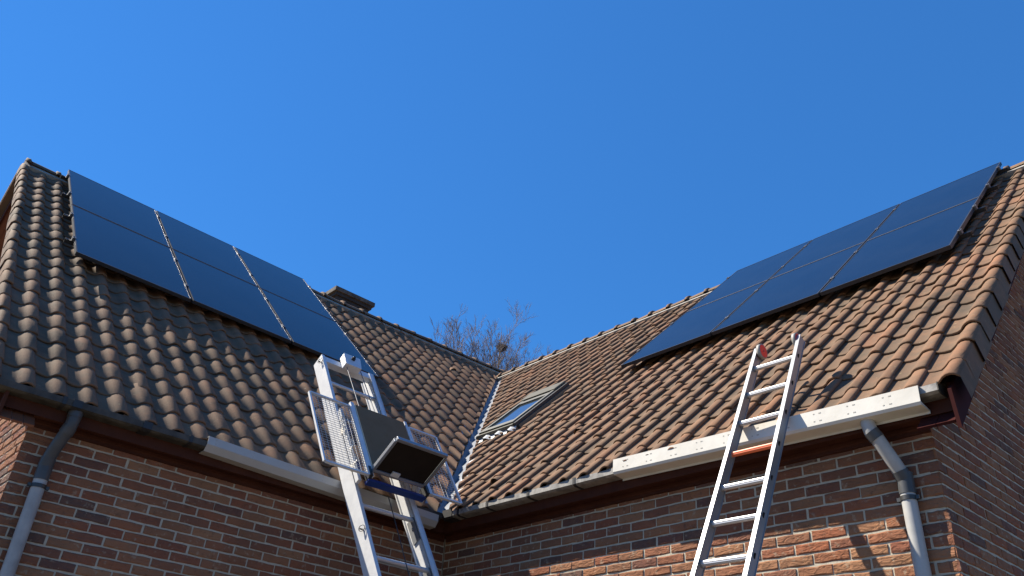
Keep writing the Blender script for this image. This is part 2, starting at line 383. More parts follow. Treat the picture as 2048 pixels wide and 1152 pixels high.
wavy('rear_roof', (RIDX+.1, eR.y, eR.z), (1, 0, 0), ur, nr_, VERGE_R-RIDX-.1, 6.2, 'tile')

# ------------------------------------------------------------------ roof tiles
def tile_mesh(i, kind='normal'):
    rr = random.Random(i)
    j = lambda a=.0016: rr.uniform(-a, a)
    prof = [(-.020, .013), (.001, .011), (.020, .005+j()), (.052, .000+j()), (.088, .001+j()), (.110, .009+j()), (.125, .0225+j()), (.140, .0325+j()), (.158, .0375+j()), (.177, .0370+j()), (.195, .0315+j()), (.208, .0225)]
    if kind == 'left': prof = [(.126, -.085), (.131, .000), (.139, .026), (.150, .036), (.162, .039), (.178, .0375), (.195, .0315), (.208, .0225)]
    if kind == 'right': prof = prof[:8]+[(.160, .041), (.182, .044), (.202, .037), (.213, .014), (.217, -.118)]
    Lg = .345; TH = .015; lift = .019
    n = len(prof); vs = []; cr = []
    for (x, z) in prof:
        sc = .010*max(0, 1-abs(x-.07)/.075) - (.004 if x < .005 else 0)     # the pan's lower edge is rounded in plan
        dn = j(.0012)
        for (yy, zz) in ((-sc+.004, lift-TH), (-sc, lift-.005), (-sc+.008, lift+.0005), (Lg, 0)):
            ox = .013*(1-max(0, yy)/Lg) if kind == 'right' and z < .02 and x > .2 else (-.010*(1-max(0, yy)/Lg) if kind == 'left' and z < .005 else 0)
            vs.append((x+ox, yy-(.012 if z < -.05 and yy < .1 else 0), z+zz+dn)); cr.append(max(0., min(1., (z-.008)/.026)))
    fs = []
    for a in range(n-1):
        for r in range(3): fs.append((a*4+r, (a+1)*4+r, (a+1)*4+r+1, a*4+r+1))
    # thickness along the free edge and a lower face
    o = len(vs); x, z = prof[-1]
    e0, e1 = (n-1)*4+2, (n-1)*4+3
    vs += [(x-.006, .008, z+lift-.014), (x-.006, Lg, z-.012)]; cr += [0, 0]
    fs.append((e0, o, o+1, e1))
    if kind == 'left':
        o = len(vs); x, z = prof[0]; vs += [(x+.012, .004, z+lift), (x+.012, Lg, z)]; cr += [0, 0]; fs.append((2, 3, o+1, o))
    me = bpy.data.meshes.new('roof_tile'); me.from_pydata(vs, [], fs); me.materials.append(MATS['tile'])
    me.polygons.foreach_set('use_smooth', [not (kind == 'right' and (q//3) >= n-2) and not (kind == 'left' and q < 3) for q in range(len(fs))])
    at = me.attributes.new('crest', 'FLOAT', 'POINT'); at.data.foreach_set('value', cr)
    me.update(); return me
TILES = [tile_mesh(i) for i in range(6)]; TLEFT = [tile_mesh(40+i, 'left') for i in range(2)]; TRIGHT = [tile_mesh(50+i, 'right') for i in range(2)]
def cut_mesh(me, planes):
    bm = bmesh.new(); bm.from_mesh(me)
    for co, no in planes:
        bmesh.ops.bisect_plane(bm, geom=bm.verts[:]+bm.edges[:]+bm.faces[:], plane_co=co, plane_no=no, clear_outer=True)
    if not bm.faces: bm.free(); return None
    m2 = me.copy(); bm.to_mesh(m2); bm.free(); return m2
vdir = (valley_pt(4)-valley_pt(0)); vh = V(vdir.x, vdir.y, 0).normalized(); vperp = V(vh.y, -vh.x, 0)   # vperp points to +x/+y side? decided below
if vperp.dot(V(1, 1, 0)) < 0: vperp = -vperp

def lay(side):
    L = side == 'L'
    r, u, n = (Lr, Lu, Ln) if L else (Rr, Ru, Rn); P = PL if L else PR
    rows = .2914 if L else .2870; s0 = -.117 if L else -.140; pit = .197 if L else .198
    rr = random.Random(5 if L else 6); cand = []; verge = []
    # the lead apron in the valley bares this much of either slope
    co_v = valley_pt(0)+vperp*(-.035 if L else .070); no_v = vperp if L else -vperp
    nrow = 22; kr = range(-1, 42) if L else range(-42, 23)
    for i in range(nrow):
        s = s0+i*rows
        for k in kr:
            x = (-3.42-.172+pit*k) if L else (3.33-.198*19+pit*(k+19)-0)
            if not L: x = 3.33+pit*k
            kind = 'normal'
            if L and k == -1: kind = 'left'
            if not L:
                if k == 4: kind = 'right'
                if k > 4: continue
            xs = x+(.010*s if L else 0)
            sr = sridge_L(xs) if L else SR_R
            if s > sr-.10: continue
            se = max(s, -.088) if i == 0 else s
            wave = .006*math.sin(xs*1.9+i*.8)+.005*math.sin(xs*4.3+i*1.7)
            if i == 0: wave = -.003
            p = P(xs+rr.gauss(0, .0025), se+wave*.7+rr.gauss(0, .0045 if i else .001), .004*math.sin(xs*1.3+s*1.1)+rr.uniform(-.0025, .0025))
            me = rr.choice(TLEFT if kind == 'left' else TRIGHT if kind == 'right' else TILES)
            planes = []
            mw = frame(p, r, u, n) @ Matrix.Rotation(rr.gauss(0, .010), 4, 'Z') @ Matrix.Rotation(rr.gauss(0, .011), 4, 'Y')
            corners = [mw @ V(a, b, 0) for a in (-.03, .21) for b in (-.02, .345)]
            d = [(c-co_v).dot(no_v) for c in corners]
            if min(d) > -.02: continue
            inv = mw.inverted(); rot = inv.to_3x3()
            if max(d) > 0: planes.append((inv @ co_v, (rot @ no_v).normalized()))
            if i == 0: planes.append((V(0, .345-(se-s), 0), V(0, 1, 0)))
            if s+.345 > sr: planes.append((V(0, sr-s, 0), V(0, 1, 0)))
            if planes:
                me = cut_mesh(me, planes)
                if me is None: continue
            hid = (L and -3.02 < xs < .05 and 3.0 < s < 5.85) or (not L and .62 < xs < 3.75 and 2.9 < s < 5.75) or (not L and -1.29 < xs < -.80 and 1.93 < s < 2.75)
            if not L and -1.25 < xs < -.86 and 1.88 < s < 2.80: continue      # the roof window stands here
            c = mw @ V(.1, .15, .02)
            (verge if kind != 'normal' else cand).append((c, me, mw, rr.random(), hid))
    roof = roofL if L else roofR
    for c in verge: link('verge_tile', c[1], roof, c[2])
    vis = sorted([c for c in cand if not c[4] and in_frame(c[0], 20)], key=lambda c: (c[0]-CAM_C).length)
    ids = set(id(c) for c in vis[:300])
    for c in vis[:300]: link('roof_tile', c[1], roof, c[2])
    join_pieces('roof_tiling', [(c[1], c[2], c[3]) for c in cand if id(c) not in ids], 'tile', roof)
lay('L'); lay('R')

# ventilation tiles: small hoods with a dark mouth
def vent_hood(P, r, u, n, a, s, parent):
    mb = MB(); vs = []; fs = []; K = 7; o = P(a, s, .022)
    for t, (yy, sc) in enumerate(((0, 1), (.07, .75), (.13, .15))):
        for k in range(K):
            w = math.pi*k/(K-1); vs.append(o+r*math.cos(w)*.055*sc+u*yy+n*(math.sin(w)*.055*sc))
    for t in range(2):
        for k in range(K-1): fs.append((t*K+k, t*K+k+1, (t+1)*K+k+1, (t+1)*K+k))
    mb.add(vs, fs, 0, True)
    ins = [o+r*math.cos(math.pi*k/(K-1))*.045+u*.012+n*(math.sin(math.pi*k/(K-1))*.045) for k in range(K)]
    mb.add(ins, [tuple(range(K))], 1)
    return mb.build('vent_hood', ['tile', 'dark_hole'], parent)
vent_hood(PL, Lr, Lu, Ln, 2.72, 5.05, roofL)
vent_hood(PR, Rr, Ru, Rn, .90, 1.02, roofR)
vent_hood(PR, Rr, Ru, Rn, .42, .30, roofR)

# ------------------------------------------------------------------ ridge tiles on their mortar bed
def ridge_mesh():
    mb = MB(); K = 8
    def arc(rad, y, dz=0): return [(math.cos(math.pi*(.06+.88*k/(K-1)))*rad*1.05, y, math.sin(math.pi*(.06+.88*k/(K-1)))*rad*.92+dz) for k in range(K)]
    rings = [arc(.104, 0), arc(.128, 0, .004), arc(.130, .045, .004), arc(.112, .062), arc(.104, .37)]
    vs = [p for rg in rings for p in rg]; fs = []
    for t in range(len(rings)-1):
        for k in range(K-1): fs.append((t*K+k, t*K+k+1, (t+1)*K+k+1, (t+1)*K+k))
    mb.add(vs, fs, 0, True); return mb.mesh('ridge_tile', 'tile')
RM = ridge_mesh(); rr = random.Random(3)
y = -3.58
while y < 4.75:
    sr = sridge_L(y); p = PL(y, sr, .0)+V(-.03, 0, .005)
    link('ridge_tile', RM, house, frame(p, V(1, 0, 0), V(0, 1, 0), V(0, 0, 1)) @ Matrix.Rotation(rr.gauss(0, .012), 4, 'Z') @ Matrix.Rotation(rr.gauss(0, .012), 4, 'X') @ Matrix.Rotation(math.atan(.058) if y > 1 else 0, 4, 'X'))
    y += .3525
x = 4.32
while x > -4.35:
    p = PR(x, SR_R, 0)+V(0, .03, .005)
    link('ridge_tile', RM, house, frame(p, V(0, -1, 0), V(-1, 0, 0), V(0, 0, -1)*-1) @ Matrix.Rotation(rr.gauss(0, .012), 4, 'Z') @ Matrix.Rotation(rr.gauss(0, .012), 4, 'X'))
    x -= .328
for a, b in (((-3.58), 1.0), (1.0, 4.7)):
    p0, p1 = PL(a, sridge_L(a)-.10, .0), PL(b, sridge_L(b)-.10, .0); d = p1-p0
    MB().add([p0+Ln*.0, p0+Ln*.052, p0+Lu*.16+Ln*.06, p0+Lu*.16, p1, p1+Ln*.052, p1+Lu*.16+Ln*.06, p1+Lu*.16], [(0, 1, 5, 4), (1, 2, 6, 5), (2, 3, 7, 6), (3, 0, 4, 7), (0, 3, 2, 1), (4, 5, 6, 7)]).build('ridge_mortar', 'bed_mortar', house)
p0, p1 = PR(-4.4, SR_R-.105), PR(4.28, SR_R-.105)
MB().add([p0, p0+Rn*.058, p0+Ru*.16+Rn*.066, p0+Ru*.16, p1, p1+Rn*.058, p1+Ru*.16+Rn*.066, p1+Ru*.16], [(0, 1, 5, 4), (1, 2, 6, 5), (2, 3, 7, 6), (3, 0, 4, 7), (0, 3, 2, 1), (4, 5, 6, 7)]).build('ridge_mortar', 'bed_mortar', house)

# ------------------------------------------------------------------ lead valley with its white cut edge
mb = MB(); z0, z1 = -.07, RIDZR-.05; N = 26; pts = []
for i in range(N+1):
    z = z0+(z1-z0)*i/N; c = valley_pt(z)
    for w, on in ((-.22, 'L'), (-.10, 'L'), (0, 'c'), (.12, 'R'), (.26, 'R')):
        # walk sideways along the eave direction of the slope it lies on
        if on == 'L': q = c+V(0, w*1.0, 0)+Ln*(.006 if w > -.2 else .012)
        elif on == 'R': q = c+V(w, 0, 0)+Rn*(.006 if w < .2 else .012)
        else: q = c+V(0, 0, .004)
        # each length of lead laps over the one below
        pts.append(q+V(0, 0, .004*(i % 2)))
mb.add(pts, [(i*5+k, i*5+k+1, (i+1)*5+k+1, (i+1)*5+k) for i in range(N) for k in range(4)])
mb.build('valley_flashing', 'lead', house)
mb = MB(); rr = random.Random(12)                                     # dressed white edge under the cut tiles of the sunny slope
n_ = 34
for i in range(n_):
    z = .02+(z1-.02)*i/n_; c = valley_pt(z); w = .100+rr.uniform(-.008, .008); ln = (z1-z0)/n_/math.sin(pR)*.62
    q = c+V(w, 0, 0)+Rn*.012
    mb.add([q, q+V(.05, 0, 0)+Rn*.004, q+V(.05, 0, 0)+Ru*ln*.7+Rn*.012, q+Ru*ln*.40+V(-.016, 0, 0)+Rn*.010], [(0, 1, 2, 3)])
mb.build('lead_edge', 'lead_white', house); bpy.data.objects["lead_edge"]["kind"] = "stuff"

# ------------------------------------------------------------------ eaves: fascia, soffit, wall trim, gutters
G, GZT = .10, -.044
GP = [(.0, .0), (.0, -.040), (-.022, -.051), (-.100, -.053), (-.100, .012), (-.096, .012), (-.096, -.047), (-.022, -.046), (-.005, -.036), (-.005, .0)]
def gutter(side):
    if side == 'L':
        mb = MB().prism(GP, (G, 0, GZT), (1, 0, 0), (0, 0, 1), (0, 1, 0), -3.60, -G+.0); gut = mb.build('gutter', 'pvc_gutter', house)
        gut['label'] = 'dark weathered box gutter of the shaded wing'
        ax, out, lo, hi, xs = V(0, 1, 0), V(1, 0, 0), -3.6, -.1, [-3.2, -2.66, -2.35, -1.7, -1.1, -.5]
        o = V(G, 0, GZT)
        joints = [-3.12, -2.66]
    else:
        mb = MB().prism(GP, (0, -G, GZT), (0, -1, 0), (0, 0, 1), (1, 0, 0), G*-1+.2, 4.225); gut = mb.build('gutter', 'zinc_gutter', house)
        gut['label'] = 'grey streaked box gutter of the sunny wing'
        ax, out, o = V(1, 0, 0), V(0, -1, 0), V(0, -G, GZT)
        xs = [.30, .662, 1.135, 1.615, 2.10, 2.6, 3.1, 3.6, 4.09]; joints = []
    for x in xs:      # strap brackets hooked over the front edge
        p = o+ax*x; b = MB()
        b.prism([(.004, .006), (.004, -.043), (-.022, -.0555), (-.100, -.058), (-.100, -.054), (-.021, -.0515), (.001, -.040), (.001, .002), (-.012, .002), (-.012, .006)], p, out, (0, 0, 1), ax, -.012, .012)
        b.build('gutter_bracket', 'black_plastic', gut)
    for x in joints:
        MB().prism([(.006, .006), (.006, -.042), (-.022, -.057), (-.100, -.060), (-.100, -.055), (-.022, -.0525), (.002, -.041), (.002, .006)], o+ax*x, out, (0, 0, 1), ax, -.03, .03).build('gutter_joint', 'black_plastic', gut)
    cap = MB().prism([(.004, .004), (.004, -.043), (-.022, -.055), (-.100, -.057), (-.100, .016), (-.06, .012)], o+ax*(lo if side == 'L' else 4.225), out, (0, 0, 1), ax, -.006 if side == 'L' else 0, 0 if side == 'L' else .006)
    cap.build('end_cap', 'pvc_gutter', gut)
    return gut
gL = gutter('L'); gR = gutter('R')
MB().prism([(.006, .02), (.006, -.045), (-.02, -.060), (-.11, -.060), (-.11, -.056), (-.018, -.056), (.002, -.043), (.002, .02)], (0, -G, GZT), (0, -1, 0), (0, 0, 1), (1, 0, 0), .10, .225).build('gutter_corner', 'black_plastic', house)
# fascias stand behind the gutters, soffits run back to the wall, a moulded board caps the bricks
MB().abox((-.022, -3.56, -.172), (-.002, .02, -.012)).build('fascia_board', 'red_brown_wood', house)
MB().abox((-.024, .002, -.172), (4.272, .022, -.012)).build('fascia_board', 'red_brown_wood', house)
MB().abox((-OW-.01, -3.56, -.158), (-.023, OW, -.146)).build('soffit', 'red_brown_wood', house)
MB().abox((-.02, .023, -.160), (4.272, OW+.01, -.148)).build('soffit', 'red_brown_wood', house)
MB().prism([(0, 0), (.026, 0), (.026, -.020), (.018, -.028), (.018, -.046), (0, -.05)], (-OW-.002, 0, -.160), (1, 0, 0), (0, 0, 1), (0, 1, 0), YG-.0, OW-.02).build('wall_moulding', 'red_brown_wood', house)
MB().prism([(0, 0), (.026, 0), (.026, -.020), (.018, -.028), (.018, -.046), (0, -.05)], (0, OW+.002, -.162), (0, -1, 0), (0, 0, 1), (1, 0, 0), -OW+.03, XG).build('wall_moulding', 'red_brown_wood', house)

# verges: barge boards and boarded soffits
def verge(P, u, n, r, a_out, a_wall, s1, boards, mname, smat):
    d = 1 if a_out > a_wall else -1; vert = V(0, 0, 1)
    o0, o1 = P(a_out, -.10, -.0), P(a_out, s1, -.0)
    mb = MB(); t = r*d*.02; k = -.255
    vs = [o0+vert*-.02, o1+vert*-.02, o1+vert*k, o0+vert*k+u*.04]; vs2 = [v-t for v in vs]
    mb.add(vs+vs2, [(0, 1, 2, 3), (7, 6, 5, 4), (0, 4, 5, 1), (1, 5, 6, 2), (2, 6, 7, 3), (3, 7, 4, 0)])
    mb.build('barge_board', mname, house)
    wdt = (a_out-d*.022-a_wall)/boards
    for b in range(boards):
        a0, a1 = a_wall+wdt*b+d*.002, a_wall+wdt*(b+1)-d*.002
        c0, c1 = P((a0+a1)/2, -.06, 0)+vert*-.215, P((a0+a1)/2, s1, 0)+vert*-.215
        L = (c1-c0).length; MB().box((c0+c1)/2, r*abs(a1-a0)/2, u*L/2, n*.008).build('soffit_board', smat, house)
verge(PR, Ru, Rn, Rr, VERGE_R-.012, XG, 5.95, 2, 'maroon_board', 'maroon_board')
verge(PL, Lu, Ln, Lr, VERGE_L+.075, YG, 6.12, 3, 'red_brown_wood', 'brown_board')
# far side of the left gable: barge board, soffit boards and verge strip of the rear slope
e0, e1 = V(2*RIDX, 0, -.1), V(RIDX, 0, RIDZ); uu = (e1-e0).normalized()
def rearP(a, s, h=0): return V(e0.x, a, e0.z)+uu*s+V(-uu.z, 0, uu.x)*h
verge(rearP, uu, V(-uu.z, 0, uu.x), V(0, 1, 0), VERGE_L+.075, YG, 6.25, 3, 'red_brown_wood', 'brown_board')
for i in range(21):
    c = rearP(VERGE_L+.045, .15+.291*i, .045)
    MB().box(c, (0, .05, 0), uu*.15, V(-uu.z, 0, uu.x)*.03).build('verge_cap', 'tile', house)

# ------------------------------------------------------------------ downpipes
def downpipe(path, rad, lower, label, clipz, out):
    pipe = MB().tube(lower, rad, 16).build('downpipe', 'pipe_grey', house); pipe['label'] = label
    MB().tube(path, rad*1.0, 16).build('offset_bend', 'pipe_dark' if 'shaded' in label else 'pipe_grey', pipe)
    for i in (0, 2, 5):       # socket collars
        a, b = V(*path[i]), V(*path[i+1]); d = (b-a).normalized()
        MB().tube([a+d*.0, a+d*.05], rad*1.09, 16).build('collar', 'pipe_dark', pipe)
    p = V(*path[-1]); t = V(*lower[0])
    MB().tube([t+V(0, 0, .07), t-V(0, 0, .045)], rad*1.10, 16).build('socket', 'pipe_dark', pipe)
    c = V(lower[0][0], lower[0][1], clipz); o = V(*out); sd_ = V(-o.y, o.x, 0)
    k = MB().tube([c+V(0, 0, .012), c-V(0, 0, .012)], rad*1.13, 16)
    k.box(c-o*.05, sd_*.012, o*.035, (0, 0, .010)); k.box(c+sd_*(rad*1.25), sd_*.012, o*.012, (0, 0, .010)); k.box(c-sd_*(rad*1.25), sd_*.012, o*.012, (0, 0, .010))
    k.build('pipe_clip', 'wire', pipe)
downpipe([(3.806, -.050, -.085), (3.806, -.050, -.155), (3.812, -.042, -.20), (3.832, -.024, -.24), (3.872, .028, -.36), (3.885, .062, -.41), (3.895, .082, -.455), (3.897, .085, -.50)], .039,
         [(3.897, .085, -.49), (3.897, .085, GZ)], 'light grey downpipe with a cranked offset on the sunny facade', -.56, (0, -1, 0))
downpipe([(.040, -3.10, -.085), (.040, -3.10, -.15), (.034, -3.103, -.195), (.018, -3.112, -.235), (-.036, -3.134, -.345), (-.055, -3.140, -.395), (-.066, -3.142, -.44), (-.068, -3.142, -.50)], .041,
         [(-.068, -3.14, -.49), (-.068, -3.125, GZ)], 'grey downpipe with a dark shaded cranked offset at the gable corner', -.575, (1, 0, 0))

# ------------------------------------------------------------------ chimney
xc = -5.125
ch = MB().abox((xc-.62, 1.31, 3.2), (xc-.06, 1.945, 4.80)).build('chimney', 'chimney_stone', house)
MB().abox((xc-.68, 1.235, 4.862), (xc, 2.015, 4.935)).build('chimney_cap', 'chimney_cap', ch)
MB().abox((xc-.65, 1.275, 4.802), (xc-.03, 1.98, 4.860)).build('chimney_collar', 'chimney_stone', ch)
for k, z in enumerate((4.42, 4.50, 4.58, 4.66, 4.74)):
    for j in range(3):
        y0 = 1.32+.21*j+(.1 if k % 2 else 0); y1 = min(y0+.198, 1.94)
        MB().abox((xc-.06, y0, z-.032), (xc-.052, y1, z+.032)).build('brick', 'chimney_stone', ch)

# ------------------------------------------------------------------ roof window
def PB(x0, x1, s0, s1, h0, h1, m, name, parent, mb=None):
    b = MB().box(PR((x0+x1)/2, (s0+s1)/2, (h0+h1)/2), Rr*(x1-x0)/2, Ru*(s1-s0)/2, Rn*(h1-h0)/2)
    return b.build(name, m, parent)
rw = PB(-1.25, -.66, 1.95, 3.06, -.01, .075, 'window_dark', 'roof_window', house); rw['label'] = 'narrow closed roof window beside the lead valley'
PB(-1.235, -1.19, 1.96, 3.0, .077, .115, 'window_frame', 'sash_stile', rw); PB(-.725, -.675, 1.96, 3.0, .077, .115, 'window_frame', 'sash_stile', rw)
PB(-1.188, -.727, 1.96, 2.05, .077, .115, 'window_frame', 'sash_rail', rw); PB(-1.188, -.727, 2.72, 2.80, .077, .113, 'window_frame', 'sash_rail', rw)
PB(-1.188, -.727, 2.052, 2.718, .078, .097, 'window_glass', 'pane', rw)
h_ = PB(-1.25, -.66, 2.83, 3.06, .078, .130, 'hood_metal', 'top_hood', rw); bevel_obj(h_, .012)
PB(-1.255, -.655, 1.915, 1.948, .02, .098, 'window_frame', 'bottom_cover', rw)
PB(-.655, -.62, 1.93, 3.05, .0, .10, 'window_dark', 'side_flashing', rw); PB(-.618, -.60, 1.95, 3.05, .02, .062, 'window_frame', 'flashing_rib', rw)
PB(-1.29, -1.257, 1.93, 3.05, .0, .085, 'window_dark', 'side_flashing', rw)
mb = MB(); rr = random.Random(8); n_ = 18; vs = []
for i in range(n_+1):
    x = -1.22+.60*i/n_; ph = ((x-3.33) % .198)/.198; wv = .052*max(0, math.sin(math.pi*(ph-.48)/.52)) if ph > .48 else 0
    vs += [PR(x, 1.935, .070), PR(x, 1.905, .050+wv*.6), PR(x+rr.uniform(-.004, .004), 1.855+.022*math.sin(ph*6.28)+rr.uniform(-.006, .006), .030+wv*.9)]
mb.add(vs, [(i*3+k, (i+1)*3+k, (i+1)*3+k+1, i*3+k+1) for i in range(n_) for k in range(2)], 0, True); mb.build('apron_flashing', 'lead_white', rw)

# ------------------------------------------------------------------ solar panels on their rails
PWD, PHT, GAP, TH = 1.134, 1.722, .020, .035
def panel_proto():
    f = MB()
    for a0, a1, b0, b1 in ((0, PWD, 0, .012), (0, PWD, PHT-.012, PHT), (0, .012, .012, PHT-.012), (PWD-.012, PWD, .012, PHT-.012)): f.abox((a0, b0, -TH), (a1, b1, 0))
    g_ = MB().abox((.0125, .0125, -.008), (PWD-.0125, PHT-.0125, -.0018))
    bk = MB().abox((.013, .013, -.012), (PWD-.013, PHT-.013, -.0085))
    return f.mesh('panel_frame', 'panel_frame'), g_.mesh('glass', 'panel_glass'), bk.mesh('back_sheet', 'black_plastic')
PF, PG, PBK = panel_proto()
rowname = ['lower', 'upper']
LABL = {(0, 0): 'black solar panel at the bottom corner of the array beside the left gable verge', (0, 1): 'black solar panel at the top corner of the array beside the left gable verge',
        (1, 0): 'middle black solar panel in the bottom row of the array above the shaded facade', (1, 1): 'middle black solar panel in the top row of the array above the shaded facade',
        (2, 0): 'black solar panel whose lower corner hangs just above the hoist ladder top', (2, 1): 'black solar panel in the top row nearest the chimney'}
LABR = {(0, 0): 'black solar panel at the bottom corner of the array nearest the roof window', (0, 1): 'top row black solar panel at the end of the array nearest the bare tree',
        (1, 0): 'middle black solar panel in the bottom row of the array above the wheeled ladder', (1, 1): 'middle black solar panel in the top row of the array above the wheeled ladder',
        (2, 0): 'bottom black solar panel at the verge end of the array above the wheeled ladder', (2, 1): 'top black solar panel at the verge end of the array above the wheeled ladder'}
def array(side):
    L = side == 'L'
    if L: o, r, u, n = PL(-3.113, 2.757, .165), Lr, Lu, Ln; r = (r-Ln*.0085).normalized(); n = r.cross(u).normalized()
    else: o, r, u, n = PR(.468, 2.648, .149), Rr, Ru, Rn
    base = frame(o, r, u, n); lab = LABL if L else LABR
    grp = 'solar panels of the array above the shaded facade' if L else 'solar panels of the array above the sunny facade'
    for c in range(3):
        for w in range(2):
            t = empty('solar_panel', lab[(c, w)], 'solar panel', grp)
            t.matrix_basis = base @ Matrix.Translation((c*(PWD+GAP), w*(PHT+GAP+.003), rr.uniform(-.0006, .0006)))
            link('panel_frame', PF, t); link('glass', PG, t); link('back_sheet', PBK, t)
    W3 = 3*PWD+2*GAP
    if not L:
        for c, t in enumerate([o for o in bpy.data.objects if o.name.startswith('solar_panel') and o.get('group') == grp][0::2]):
            MB().abox((.002, PHT+.004, -.004), (PWD-.002, PHT+.016, .0015)).build('glare_strip', 'clamp', t)  # added pale strip, paints the sun glare on the black frame edge
    rails = [.44, 1.32, 2.24, 3.14]; words = ['lowest', 'second lowest', 'second highest', 'highest']
    x0, x1 = (-.075, W3+.02) if L else (-.02, W3+.085)
    for q, b in enumerate(rails):
        rl = MB()      # open channel with the slot upward
        rl.prism([(-.020, 0), (.020, 0), (.020, .040), (.008, .040), (.008, .034), (.014, .034), (.014, .006), (-.014, .006), (-.014, .034), (-.008, .034), (-.008, .040), (-.020, .040)], (0, b, -TH-.0415), (0, 1, 0), (0, 0, 1), (1, 0, 0), x0, x1)
        ro = rl.build('mounting_rail', 'rail_dark'); ro.matrix_basis = base
        tag(ro, f'{words[q]} dark mounting rail under the solar array above the {"shaded" if L else "sunny"} facade', 'mounting rail', 'solar mounting rails')
        for x in (PWD+GAP/2, 2*PWD+1.5*GAP):
            MB().abox((x-.007, b-.03, -TH), (x+.007, b+.03, -.004)).abox((x-.017, b-.03, .001), (x+.017, b+.03, .005)).tube([(x, b, .005), (x, b, .011)], .006, 6).build('middle_clamp', 'clamp', ro)
        for x, d in ((-.012, 1), (W3+.012, -1)):
            MB().abox((x-.011, b-.028, -TH), (x+.011, b+.028, .001)).abox((x-.011 if d > 0 else x-.021, b-.028, .0012), (x+.021 if d > 0 else x+.011, b+.028, .005)).tube([(x, b, .005), (x, b, .013)], .006, 6).build('end_clamp', 'clamp', ro)
        for x in (.55, 1.7, 2.9):      # roof hooks down to the battens
            MB().abox((x-.016, b-.035, -.135), (x+.016, b-.028, -TH-.03)).abox((x-.016, b-.035, -.138), (x+.016, b+.12, -.132)).build('roof_hook', 'clamp', ro)
array('L'); array('R')

# ------------------------------------------------------------------ edge profiles that keep the ladders off the gutters
def profile(side):
    if side == 'L':
        a, b = V(.112, -2.235, -.010), V(.112, -.150, -.073); H = .056; out = V(1, 0, 0); dep = .105
    else:
        a, b = V(2.005, -.118, .010), V(4.135, -.118, -.040); H = .090; out = V(0, -1, 0); dep = .105
    d = (b-a); Lg = d.length; d.normalize(); up = V(0, 0, 1); up = (up-d*up.dot(d)).normalized()
    m = 'grey_profile' if side == 'L' else 'white_profile'
    pr = [(0, 0), (0, -H), (-.030, -H-.046), (-dep, -H-.050), (-dep, -H-.046), (-.028, -H-.042), (-.004, -H+.002), (-.004, -.003), (-.030, -.003), (-.030, 0)]
    if side == 'R': pr = [(0, 0), (0, -H), (-.010, -H-.016), (-dep, -H-.022), (-dep-.001, -H-.035), (-dep-.004, -H-.035), (-dep-.004, -H-.016), (-.005, -H+.001), (-.004, -.003), (-.030, -.003), (-.030, 0)]
    t = MB().prism(pr, a, out, up, d, 0, Lg).build('edge_profile', m)
    if side == 'L': tag(t, 'grey perforated profile fixed along the shaded gutter behind the hoist ladder', 'metal profile')
    else: tag(t, 'long cream white perforated profile along the gutter behind the wheeled ladder', 'metal profile')
    h = MB(); k = .06 if side == 'L' else .09; step = .295 if side == 'L' else .205
    while k < Lg-.03:
        for v in (-H*.24, -H*.74):
            offs = (0,) if side == 'L' else (0, .038)
            for q, o in enumerate(offs):
                c = a+d*(k+o)+up*v+out*.0006; w = .0045 if q == 0 else .0075
                if side == 'L': w = .004
                h.box(c, d*w, up*.0030, out*.0005)
        k += step
    ho = h.build('slot_holes', 'slot_shadow', t); ho['kind'] = 'stuff'
    return t
profile('L'); profile('R')

# ------------------------------------------------------------------ the wheeled ladder on the sunny wing
LW = empty('extension_ladder', 'long aluminium ladder with red wheels at its top and one orange rung', 'ladder', loc=(3.214, -.155, 0))
psi, th = .030, 1.076
lup = V(-math.sin(psi)*math.cos(th), math.cos(psi)*math.cos(th), math.sin(th)); lac = V(math.cos(psi), math.sin(psi), 0); lno = lup.cross(lac)*1
if lno.y > 0: lno = -lno
def LP(a, t, n=0): return lac*a+lup*t+lno*n
T1, T0 = .715, (GZ+.01)/lup.z
for s in (-1, 1):
    m = MB(); c = .157*s; hw, hd = .0125, .034
    # box rail with flanges proud on the outer face
    m.box(LP(c, (T0+T1)/2), lac*hw*.7, lup*(T1-T0)/2, lno*hd*.86)
    m.box(LP(c, (T0+T1)/2, hd*.93), lac*hw, lup*(T1-T0)/2, lno*hd*.068); m.box(LP(c, (T0+T1)/2, -hd*.93), lac*hw, lup*(T1-T0)/2, lno*hd*.068)
    rl = m.build('rail', 'aluminium', LW)
    for i in range(-1, 15):        # the D-shaped rung mouths on the outer face
        t = .527-.267*i if i >= 0 else None
        if t is None or t < T0: continue
        p = [(math.cos(w)*.013, math.sin(w)*.017) for w in [math.pi*(-.5+k/7) for k in range(8)]]+[(-.006, .017), (-.006, -.017)]
        q = MB().prism([(x*.9+.002, y_) for x, y_ in p], LP(c+s*hw*.7, t), lno, lup, lac, 0, s*.0018); q.build('rung_mouth', 'dark_hole', rl)
        MB().tube([LP(c-s*hw*.7, t), LP(c-s*(hw*.7+.010), t)], .021, 14).build('rung_collar', 'aluminium', rl)
for i in range(15):
    t = .527-.267*i
    if t < T0+.1: break
    m = MB(); N = 20
    prof = [((.0150+(.0012 if k % 2 else -.0004))*math.cos(2*math.pi*k/N), (.0150+(.0012 if k % 2 else -.0004))*math.sin(2*math.pi*k/N)) for k in range(N)]
    m.prism(prof, LP(0, t), lno, lup, lac, -.152, .152)
    r_ = m.build('rung', 'orange_rung' if i == 3 else 'aluminium_rung', LW)
    if i == 3: r_['label'] = 'orange marked rung'
